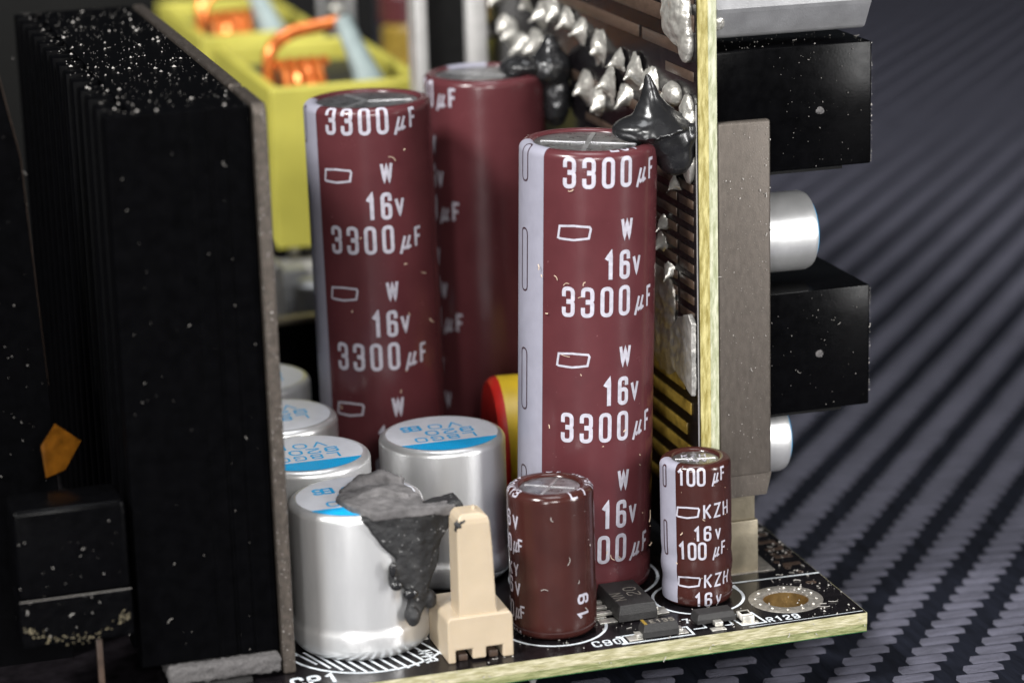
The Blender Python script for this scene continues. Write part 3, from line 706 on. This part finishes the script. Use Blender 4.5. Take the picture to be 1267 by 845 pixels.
# ------------------------------------------------------------------ glue
gl = thing('glue_blob', 'grey torn glue draped from the front silver capacitor towards the cream connector', 'glue', (-35.5, 3.5, 2.6))
Og = Vector((-35.5, 3.5, 2.6))
mb = MB()
ol = [(-36.4, 10.7), (-35.4, 10.9), (-33.4, 10.9), (-32.2, 10.6), (-31.0, 10.8), (-29.2, 11.0), (-28.9, 10.5), (-29.7, 9.6), (-30.6, 8.4), (-31.0, 6.6), (-31.7, 5.2), (-32.0, 3.8), (-32.4, 2.7), (-33.1, 2.5), (-33.5, 3.2), (-33.0, 4.6), (-33.9, 5.5), (-34.3, 6.4), (-34.0, 7.4), (-34.9, 8.4), (-35.6, 9.4)]
fy = lambda x: 3.0 + .12 * (x + 36)
mb.prism(ol, lambda p: Vector((p[0], fy(p[0]), p[1])) - Og, lambda p: Vector((p[0] + .1, fy(p[0]) + 2.0 - .9 * max(0, 6 - p[1]) / 4, p[1])) - Og)
mb.sphere(Vector((-33.0, 3.4, 3.1)) - Og, (.55, .6, .8)); mb.sphere(Vector((-34.4, 3.1, 6.2)) - Og, (.35, .35, .8)); mb.sphere(Vector((-31.6, 3.9, 4.0)) - Og, (.5, .5, .8))
go = link('glue_body', blob_mesh(mb, .11, 4, .08, 1.3, 4), 'glue_grey', gl, angle=75)
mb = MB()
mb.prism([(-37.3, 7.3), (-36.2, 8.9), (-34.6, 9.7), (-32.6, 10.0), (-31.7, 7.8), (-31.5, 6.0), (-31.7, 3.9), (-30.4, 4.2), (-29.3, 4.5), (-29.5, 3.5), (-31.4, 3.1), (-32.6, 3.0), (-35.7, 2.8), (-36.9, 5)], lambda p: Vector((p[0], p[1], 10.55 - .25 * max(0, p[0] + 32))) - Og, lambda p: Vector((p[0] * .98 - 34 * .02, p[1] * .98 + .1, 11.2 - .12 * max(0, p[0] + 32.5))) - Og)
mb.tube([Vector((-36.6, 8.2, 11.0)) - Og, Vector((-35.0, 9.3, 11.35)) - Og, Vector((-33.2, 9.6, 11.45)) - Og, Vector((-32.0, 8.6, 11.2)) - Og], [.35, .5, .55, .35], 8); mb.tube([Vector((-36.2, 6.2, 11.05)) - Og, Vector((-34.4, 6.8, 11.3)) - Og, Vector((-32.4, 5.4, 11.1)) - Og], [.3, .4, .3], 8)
link('dusty_lit_skin', blob_mesh(mb, .09, 5, .10, 1.3, 6), 'glue_dusty_lit', gl, angle=75)  # dusty top of the glue, also paled to carry the light on it
for c_, r_ in (((-34.45, 2.75, 6.9), (.3, .2, .6)), ((-34.2, 2.8, 5.7), (.45, .25, .35)), ((-33.2, 2.95, 4.9), (.55, .25, .4))):
    MB().sphere(Vector(c_) - Og, r_, 3).build('glossy_bead', 'glue_gloss', gl)

def peak_glue(label, O, parts, noise, seed, m):
    t = thing('glue_blob', label, 'glue', O); mb = MB(); O = Vector(O)
    for kind, *a in parts:
        if kind == 's': mb.sphere(Vector(a[0]) - O, a[1], 3)
        else: mb.tube([Vector(p) - O for p in a[0]], a[1], 14)
    link('glue_body', blob_mesh(mb, .14, 11, noise, .9, seed), m, t, angle=80); return t
peak_glue('glossy black glue blob with a pointed peak joining front tall capacitor and upright board', (-11.2, 12.5, 31.0),
    [('s', (-11.4, 12.5, 34.3), (3.2, 2.2, 1.15)), ('s', (-10.2, 12.3, 33.4), (2.1, 1.9, 1.6)), ('s', (-9.9, 12.1, 32.4), (1.5, 1.5, 1.7)), ('s', (-8.9, 12.3, 34.0), (.9, 1.6, 1.5)),
     ('t', [(-11.3, 12.5, 34.2), (-11.45, 12.45, 35.0), (-11.6, 12.4, 35.8), (-11.7, 12.35, 36.6), (-11.8, 12.3, 37.6), (-11.9, 12.3, 38.3)], [2.7, 1.95, 1.25, .75, .42, .26]), ('t', [(-9.4, 12, 34.4), (-8.7, 11.7, 35), (-8.3, 11.6, 35.2)], [.7, .4, .3])], .06, 1, 'glue_gloss')
peak_glue('glossy black glue lump joining the rear tall capacitor to the upright board', (-11.2, 41, 31.0),
    [('s', (-12.6, 40.8, 34.5), (2.0, 2.0, .9)), ('s', (-10.4, 40.4, 34.2), (1.9, 2.0, 1.7)), ('s', (-10.0, 40.2, 31.8), (1.3, 1.5, 2.4)), ('t', [(-10.6, 40.3, 34.6), (-10.4, 40.2, 36.0), (-10.4, 40.1, 37.0)], [1.5, .9, .4])], .15, 9, 'glue_gloss')

# ------------------------------------------------------------------ heat sink
hs = thing('heat_sink', 'black finned heat sink dusted with debris, taking up the view beside the silver capacitors', 'heat sink', (-47, 4, 0))
O = Vector((-47, 4, 0))
def B(lo, hi, bev=0.0): 
    m_ = MB(); m_.box(Vector(lo) - O, Vector(hi) - O, bev); return m_
# body: extruded outline with shallow grooves along the front face
outl = [(-50.1, 53.6), (-50.1, 5.6), (-52.0, 5.6), (-52.0, 4.1), (-51.9, 4.0)]
for gx in (-50.0, ): pass
outl += [(-46.6, 4.0), (-46.5, 4.1), (-46.4, 4.0), (-45.4, 4.0), (-45.3, 4.14), (-45.15, 4.14), (-45.05, 4.0), (-44.2, 4.0), (-44.1, 4.12), (-44.0, 4.0), (-42.45, 4.0), (-42.45, 53.6)]
mb = MB(); mb.prism(outl, lambda p: Vector((p[0], p[1], 1.7)) - O, lambda p: Vector((p[0], p[1], 39.8)) - O)
o = mb.build('body', 'black_anodised', hs, False); md = o.modifiers.new('b', 'BEVEL'); md.width = .012; md.segments = 2; md.limit_method = 'ANGLE'
for k in range(1, 14):
    y = 4.0 + k * 3.68
    B((-52.0, y, 1.7), (-50.12, y + 1.75, 39.78 - .02 * (k % 2)), .14).build('fin', 'black_anodised', hs)
pl = MB(); pl.prism([(3.5, .0), (3.5, 39.4), (3.9, 40.0), (10.5, 40.0), (10.7, 39.75), (11.6, 39.75), (11.8, 40.0), (53.0, 40.0), (53.0, 0)], lambda p: Vector((-42.35, p[0], p[1])) - O, lambda p: Vector((-41.42, p[0], p[1])) - O)
o = pl.build('steel_plate', 'steel_plate', hs, False, label='grey-brown steel plate'); md = o.modifiers.new('b', 'BEVEL'); md.width = .016; md.segments = 2; md.limit_method = 'ANGLE'
g_ = B((-50.3, 3.2, .35), (-42.45, 9, 1.62), .22); link('foam_pad', blob_mesh(g_, .16, 2, .12, 2.5, 3), 'grey_pad', hs)
B((-48.2, 3.0, .02), (-44.6, 8, .33)).build('lower_pad', 'chip_black', hs, False)

t = thing('power_transistor', 'black shiny power transistor standing beside the finned heat sink', 'transistor', (-56.3, 3.0, 0))
O2 = Vector((-56.3, 3.0, 0))
mb = MB(); mb.box(Vector((-60.0, 3.0, 7.9)) - O2, Vector((-52.5, 7.2, 14.2)) - O2, .35, 3); mb.build('body', 'black_plastic', t)
mb = MB(); mb.box(Vector((-60.05, 2.93, 4.6)) - O2, Vector((-52.45, 6.8, 8.0)) - O2, .12, 2); link('lower_sleeve', blob_mesh(mb, .15, 2, .05, 2.2, 8), 'black_plastic', t)
MB().tube([Vector((-59.95, 2.9, 7.95)) - O2, Vector((-52.5, 2.9, 8.0)) - O2], .03, 6).build('tape_edge', 'dust_dim', t)
rs = MB(); rr_ = random.Random(5)
for k in range(120):
    u = rr_.random() ** .8; 
    if k % 3 == 0: u = rr_.choice((rr_.uniform(0, .12), rr_.uniform(.9, 1)))
    zz = 6.0 - 1.1 * math.sin(math.pi * min(1, u * 1.05)) + rr_.gauss(0, .18)
    rs.sphere(Vector((-59.9 + 7.2 * u, 2.87, zz)) - O2, (rr_.uniform(.02, .13), .035, rr_.uniform(.02, .07)), 1)
rs.build('flux_residue', 'residue', t)['kind'] = 'stuff'
for x in (-54.75,): 
    mb = MB(); mb.box(Vector((x - .2, 4.2, -.3)) - O2, Vector((x + .2, 4.7, 4.9)) - O2, .03); mb.build('leg', 'trace_brown', t)
tag(MB().prism([(-57.2, 16.9), (-56.1, 18.2), (-54.3, 16.5), (-55.6, 14.8), (-57.0, 14.6)], lambda p: Vector((p[0], 9.0 + .5 * (p[0] + 56), p[1])), lambda p: Vector((p[0] + .03, 9.12 + .5 * (p[0] + 56), p[1]))).build('tape_scrap', 'kapton', None, False), 'torn amber tape scrap in the dark gap beside the heat sink', 'tape')
t = thing('insulation_sheet', 'dusty black insulation sheet leaning in the dark corner left of the heat sink', 'sheet', (-57.6, 12, 0))
mb = MB(); mb.prism([(-22, 0), (1.9, 0), (1.6, 20), (.9, 36), (-.9, 46), (-22, 46)], lambda p: Vector((p[0], 0, p[1])), lambda p: Vector((p[0] + .1, .6, p[1]))); mb.build('sheet', 'black_anodised', t, False)
mb = MB(); mb.tube([(1.6, .2, 20), (.95, .25, 36), (-.9, .2, 46)], .06, 6); mb.build('dusty_rim', 'trace_brown', t)

# ------------------------------------------------------------------ inductors and what stands behind
def coil_box(label, x0, x1, y0, y1, z0, z1):
    t = thing('inductor', label, 'inductor', ((x0 + x1) / 2, (y0 + y1) / 2, 0), 'inductors in yellow cases')
    Oc = Vector(((x0 + x1) / 2, (y0 + y1) / 2, 0)); hx_, hy_ = (x1 - x0) / 2, (y1 - y0) / 2; th = 1.0
    mb = MB(); bm = bmesh.new()
    vs_ = []
    ring_ = lambda e, z: [(-hx_ + e, -hy_ + e, z), (hx_ - e, -hy_ + e, z), (hx_ - e, hy_ - e, z), (-hx_ + e, hy_ - e, z)]
    for e, z in ((0, z0), (0, z1 - .2), (.2, z1), (th - .2, z1), (th, z1 - .2), (th, z0 + 6)): vs_ += ring_(e, z)
    mb.add(vs_, [(i * 4 + k, i * 4 + (k + 1) % 4, (i + 1) * 4 + (k + 1) % 4, (i + 1) * 4 + k) for i in range(5) for k in range(4)] + [(0, 3, 2, 1)])
    o = mb.build('case', 'yellow_tape', t, False); md = o.modifiers.new('b', 'BEVEL'); md.width = .06; md.segments = 3; md.limit_method = 'ANGLE'
    mb = MB(); mb.box((-hx_ + th, -hy_ + th, z0 + 6), (hx_ - th, hy_ - th, z1 - 2.2)); mb.build('core', 'ferrite', t, False)
    mb = MB(); P = []
    n = 4 * 24
    for k in range(n + 1):
        a = 2 * math.pi * k / 24 + 1.6; P.append((-hx_ + 2.4 + 4.3 * k / n, -hy_ + 6.3 + 2.6 * math.cos(a), z1 - 1.3 + 2.5 * math.sin(a)))
    mb.tube(P, .52, 8); mb.build('winding', 'copper_wire', t)
    mb = MB(); arch = rounded([(-hx_ + 1.3, z1 - 2.5), (-hx_ + 1.4, z1 + 2.6), (-hx_ + 3.6, z1 + 3.9), (-hx_ + 8.6, z1 + 4.5)], 2.0, False)
    mb.tube([(p[0], -hy_ + 6.5 + .15 * i_, p[1]) for i_, p in enumerate(arch)], .66, 10); mb.build('lead_wire', 'copper_wire', t)
    mb = MB(); mb.tube([(hx_ - 4.6, -hy_ + 3.4, z1 - 1.4), (hx_ - 5.2, -hy_ + 4, z1 + .6), (hx_ - 6.0, -hy_ + 5.0, z1 + 3.0), (hx_ - 6.6, -hy_ + 6, z1 + 5.2)], [1.7, 1.25, 1.0, .9], 10); mb.build('lead_sleeve', 'pale_sleeve', t)
    for sx in (-1, 1): MB().box((sx * (hx_ - 2) - .4, -hy_ + 2, -.2), (sx * (hx_ - 2) + .4, -hy_ + 3, z0 + .1)).build('leg', 'solder', t, False)
coil_box('nearer inductor in a yellow open case with copper winding, behind the tall capacitor', -26.6, -11.4, 76, 104, 12.6, 28)
coil_box('farther inductor in a yellow open case, at the top edge of the photo', -27.2, -14.0, 108, 136, 12.6, 28.3)
t = thing('rear_heat_sink', 'grey metal heat sink plates with a dark gap, upright behind the rear tall capacitor', 'heat sink', (-11, 62, 0))
for x0, x1, m in ((-16.0, -14.9, 'pale_metal'), (-11.2, -9.4, 'pale_metal')): MB().box((x0 + 11, 0, 0), (x1 + 11, 3, 46), .1).build('plate', m, t)
MB().box((-14.9 + 11, 1.2, 0), (-11.2 + 11, 3, 44)).build('core', 'black_matte', t, False)
t = thing('shield_plate', 'low dark plate with a pale upper edge seen between heat sink and tall capacitor', 'plate', (-29, 60, 0))
MB().box((-10, 0, 0), (9, .8, 9.6)).build('plate', 'black_plastic', t, False); MB().box((-10, -.1, 9.6), (9, 1.0, 10.2), .08).build('pale_edge', 'bracket_foot', t)
def rear_can(label, x, y, R, z0, z1, m, name='rear_can'):
    t = thing(name, label, 'capacitor', (x, y, z0))
    MB().lathe([(R, 0), (R, z1 - z0 - .5), (R - .5, z1 - z0)], 32, close_end=True).build('can', m, t); return t
rear_can('pale blurred can between the steel plate and the tall capacitor, behind the low plate', -30.5, 66, 2.2, 0, 14.2, 'pale_metal')
rear_can('small grey blurred can beside the pale one, behind the low plate', -25.5, 68, 1.5, 0, 11.5, 'grey_metal')
rear_can('olive and red blurred part at the top edge, behind the inductors', -4.2, 112, 2.6, 20, 27.6, 'trace_gold', 'rear_component')
rear_can('red blurred part above the olive one at the top edge', -4.6, 113, 2.2, 27.7, 31, 'maroon_sleeve', 'rear_component')
rear_can('dark brown blurred part low behind the inductor corner', -4.0, 104, 2.2, 10, 20.5, 'trace_brown', 'rear_component')
PINL = ['blurred solder-tipped pin beside the pale wire sleeve, leftmost of the pins', 'blurred solder-tipped pin, second of the pins from the left', 'blurred solder-tipped pin just below the two top-edge pins', 'blurred bright pin below the olive part', 'blurred pin low behind the nearer yellow case', 'blurred pin close behind the nearer yellow case rim', 'blurred pin highest behind the inductors']
for k, (x, y, z) in enumerate(((-12.0, 118, 31.5), (-9.2, 116, 31.5), (-10.6, 117, 29.5), (-5.4, 112, 24.2), (-6.2, 100, 24), (-7.0, 96, 27.5), (-8.2, 122, 33))):
    t = thing('rear_pin', PINL[k], 'pin', (x, y, 0), 'blurred pins behind the inductors')
    MB().tube([(0, 0, 0), (0, 0, z - 1)], .35, 8).build('shaft', 'grey_metal', t); MB().sphere((0, 0, z - .6), (.75, .75, .75), 2).build('tip', 'solder', t)
t = thing('rear_bank', 'dark mass of components at the back of the board', 'components', (-10, 142, 0))
MB().box((-90, 0, 0), (10, 4, 46)).build('case', 'black_matte', t, False)

# ------------------------------------------------------------------ toroid
t = thing('toroid_core', 'yellow and red toroid core standing on edge behind the tall front capacitor', 'toroid', (-17.0, 27.4, 6.2))
t.rotation_euler = (0, 0, math.radians(-8))
def tor(a0, a1, n=14):
    pr = []
    for k in range(n + 1):
        a = a0 + (a1 - a0) * k / n; pr.append((4.1 + 1.9 * max(-1, min(1, 1.35 * math.cos(a))), 3.0 * max(-1, min(1, 1.25 * math.sin(a)))))
    return pr
MB().lathe(tor(math.radians(-38), math.radians(200)), 56, axis='X').build('core', 'toroid_yellow', t)
MB().lathe(tor(math.radians(198), math.radians(324)), 56, axis='X').build('coated_face', 'toroid_red', t)

# ------------------------------------------------------------------ dust, fibres and swarf
def dust_on(label, fn, n, size=(.05, .28), fibre=.25, m='dust_white', seed=1):
    r = random.Random(seed); mb = MB()
    for _ in range(n):
        p, nn, tt = fn(r); bb = nn.cross(tt); s_ = size[0] + (size[1] - size[0]) * r.random() ** 2.6
        a = r.uniform(0, 6.28); d = tt * math.cos(a) + bb * math.sin(a); e = nn.cross(d)
        if r.random() < fibre:
            L_ = s_ * r.uniform(2.0, 4.0); bend = r.uniform(-.5, .5); P = []
            for k in range(5):
                u = k / 4 - .5; P.append(p + d * (u * L_) + e * (bend * L_ * (u * u * 4 - .5) * .5) + nn * (.04 + .05 * r.random()))
            mb.tube(P, r.uniform(.022, .045), 4)
        else:
            k = r.randint(4, 6); top = [p + (d * math.cos(6.28 * i / k) * s_ * r.uniform(.25, .6) + e * math.sin(6.28 * i / k) * s_ * r.uniform(.2, .5)) + nn * (.03 + .05 * r.random()) for i in range(k)]
            mb.add(top + [p + nn * (.10 + s_ * .25)], [(i, (i + 1) % k, k) for i in range(k)])
    o = mb.build('dust', m, None, False); tag(o, label, 'dust', None, 'stuff'); return o
def plane(o_, u, v, n):
    o_, u, v, n = map(Vector, (o_, u, v, n)); return lambda r: (o_ + u * r.random() + v * r.random(), n, u.normalized())
def plane_bias(o_, u, v, n, p=1.8):
    o_, u, v, n = map(Vector, (o_, u, v, n)); return lambda r: (o_ + u * r.random() + v * r.random() ** p, n, u.normalized())
def cyl(loc, R, z0, z1, a0, a1):
    loc = Vector(loc)
    def f(r):
        a = math.radians(r.uniform(a0, a1)); n = rh * math.sin(a) - fh * math.cos(a); return (loc + n * R + up0 * r.uniform(z0, z1), n, up0.copy())
    return f
dust_on('white swarf and dust scattered over the top of the finned heat sink', plane((-51.5, 4.4, 39.8), (9, 0, 0), (0, 48, 0), (0, 0, 1)), 170, (.03, .36), .0, seed=2)
dust_on('fine grey dust film of tiny specks on the top of the finned heat sink', plane((-51.8, 4.2, 39.8), (9.3, 0, 0), (0, 49, 0), (0, 0, 1)), 380, (.03, .15), .03, 'dust_dim', 22)
dust_on('specks of dust on the front face of the finned heat sink', plane((-51.5, 4.0, 2), (9, 0, 0), (0, 0, 37), (0, -1, 0)), 45, (.04, .17), .15, 'dust_dim', seed=3)
dust_on('white specks on the front of the upper black box', plane((-3, 11.2, 30.6), (8, 0, 0), (0, 0, 9), (0, -1, 0)), 80, (.02, .13), .05, 'dust_dim', 4)
dust_on('white specks on the top of the upper black box', plane((-7, 11.3, 39.6), (12, 0, 0), (0, 5, 0), (0, 0, 1)), 60, (.03, .20), .08, 'dust_dim', 14)
dust_on('white specks on the front of the lower black box', plane((-3, 11.2, 12), (8, 0, 0), (0, 0, 9.3), (0, -1, 0)), 60, (.02, .16), .1, 'dust_dim', 5)
dust_on('fibres and specks on the metal terminal', plane((-7.1, 10.7, 8), (4.0, 0, 0), (0, 0, 26), (0, -1, 0)), 130, (.03, .13), .1, seed=6)
dust_on('white debris on the corner of the main board around the plated hole', plane((-4.2, .3, 0), (4.1, 0, 0), (0, 9, 0), (0, 0, 1)), 75, (.04, .30), .12, seed=7)
dust_on('fine debris on the main board behind the plated hole', plane((-3, 9, 0), (2.9, 0, 0), (0, 14, 0), (0, 0, 1)), 90, (.04, .3), .2, seed=17)
dust_on('debris along the front of the main board', plane((-30, .2, 0), (24, 0, 0), (0, 5, 0), (0, 0, 1)), 120, (.03, .2), .3, seed=8)
dust_on('pinkish fibres clinging to the tall front capacitor', cyl((-16.5, 14.18, 0), 5.03, 3, 32, -40, 70), 46, (.05, .24), .6, 'dust_warm', 9)
dust_on('fibres on the tall capacitor in front of the inductor', cyl((-27.0, 34.8, 0), 5.03, 10, 33, -40, 60), 12, (.06, .3), .6, 'dust_warm', 10)
dust_on('fibres clinging to the short brown capacitor', cyl((-22.06, 5.38, 0), 3.12, 1, 10, -20, 70), 9, (.05, .22), .6, 'dust_white', 11)
dust_on('specks on the small brown capacitor', cyl((-10.4, 7.26, 0), 2.62, 1, 10, -40, 60), 14, (.04, .16), .4, 'dust_warm', 12)
dust_on('specks in the dark gap left of the heat sink', plane((-62, 11.9, 8), (5.6, 0, 0), (0, 0, 36), (0, -1, 0)), 90, (.03, .16), .06, 'dust_dim', 13)
dust_on('specks on the shiny power transistor', plane((-60, 2.95, 4.6), (7.4, 0, 0), (0, 0, 9.4), (0, -1, 0)), 40, (.03, .16), .2, seed=15)
dust_on('specks along the front edge of the main board', plane((-40, -.02, -1.4), (40, 0, 0), (0, 0, 1.3), (0, -1, 0)), 60, (.03, .14), .3, seed=16)

for z0_, z1_, lb in ((30.6, 39.5, 'upper'), (12.1, 21.2, 'lower')):
    dust_on('grey crumbs along the outer edges of the %s black box' % lb, plane((5.02, 11.22, z0_), (.08, 0, 0), (0, 0, z1_ - z0_), (0, -1, 0)), 60, (.03, .12), .05, 'dust_white', int(z0_))

for lb, x, y, z0_, z1_, wx, wy, m in (('pale teal blurred block behind the nearer inductor', -8.4, 108, 0, 23.5, 2.2, 4, 'pale_sleeve'), ('dull grey metal clip low between steel plate and tall capacitor', -27.6, 70, 0, 12.0, 2.6, 3, 'grey_metal'),
        ('grey ribbed block beneath the nearer yellow case', -22.5, 74, 0, 11.2, 4.0, 4, 'pale_metal'), ('olive blurred block at the far right of the inductors', -5.2, 96, 0, 24.0, 1.6, 6, 'trace_gold')):
    t = thing('rear_block', lb, 'component', (x, y, z0_))
    mb = MB(); mb.box((-wx, 0, 0), (wx, wy, z1_ - z0_), .3); mb.build('body', m, t)
    mb = MB(); mb.box((-wx * .6, -.25, (z1_ - z0_) * .55), (wx * .6, -.0, (z1_ - z0_) * .8), .08); mb.build('raised_panel', m, t)
# vias and short traces on the free corner of the main board
for k in range(26):
    x, y = rnd.uniform(-2.2, -.4), rnd.uniform(6.5, 26)
    MB().lathe([(.10, 1.505), (.22, 1.53), (.24, 1.505)], 10, c=(x, y, 0)).build('via', 'trace_brown', board)
for k in range(7):
    y = 11 + 1.7 * k
    MB().box((-1.9, y, 1.5), (-.5, y + .55, 1.522)).build('trace', 'trace_brown', board, False)
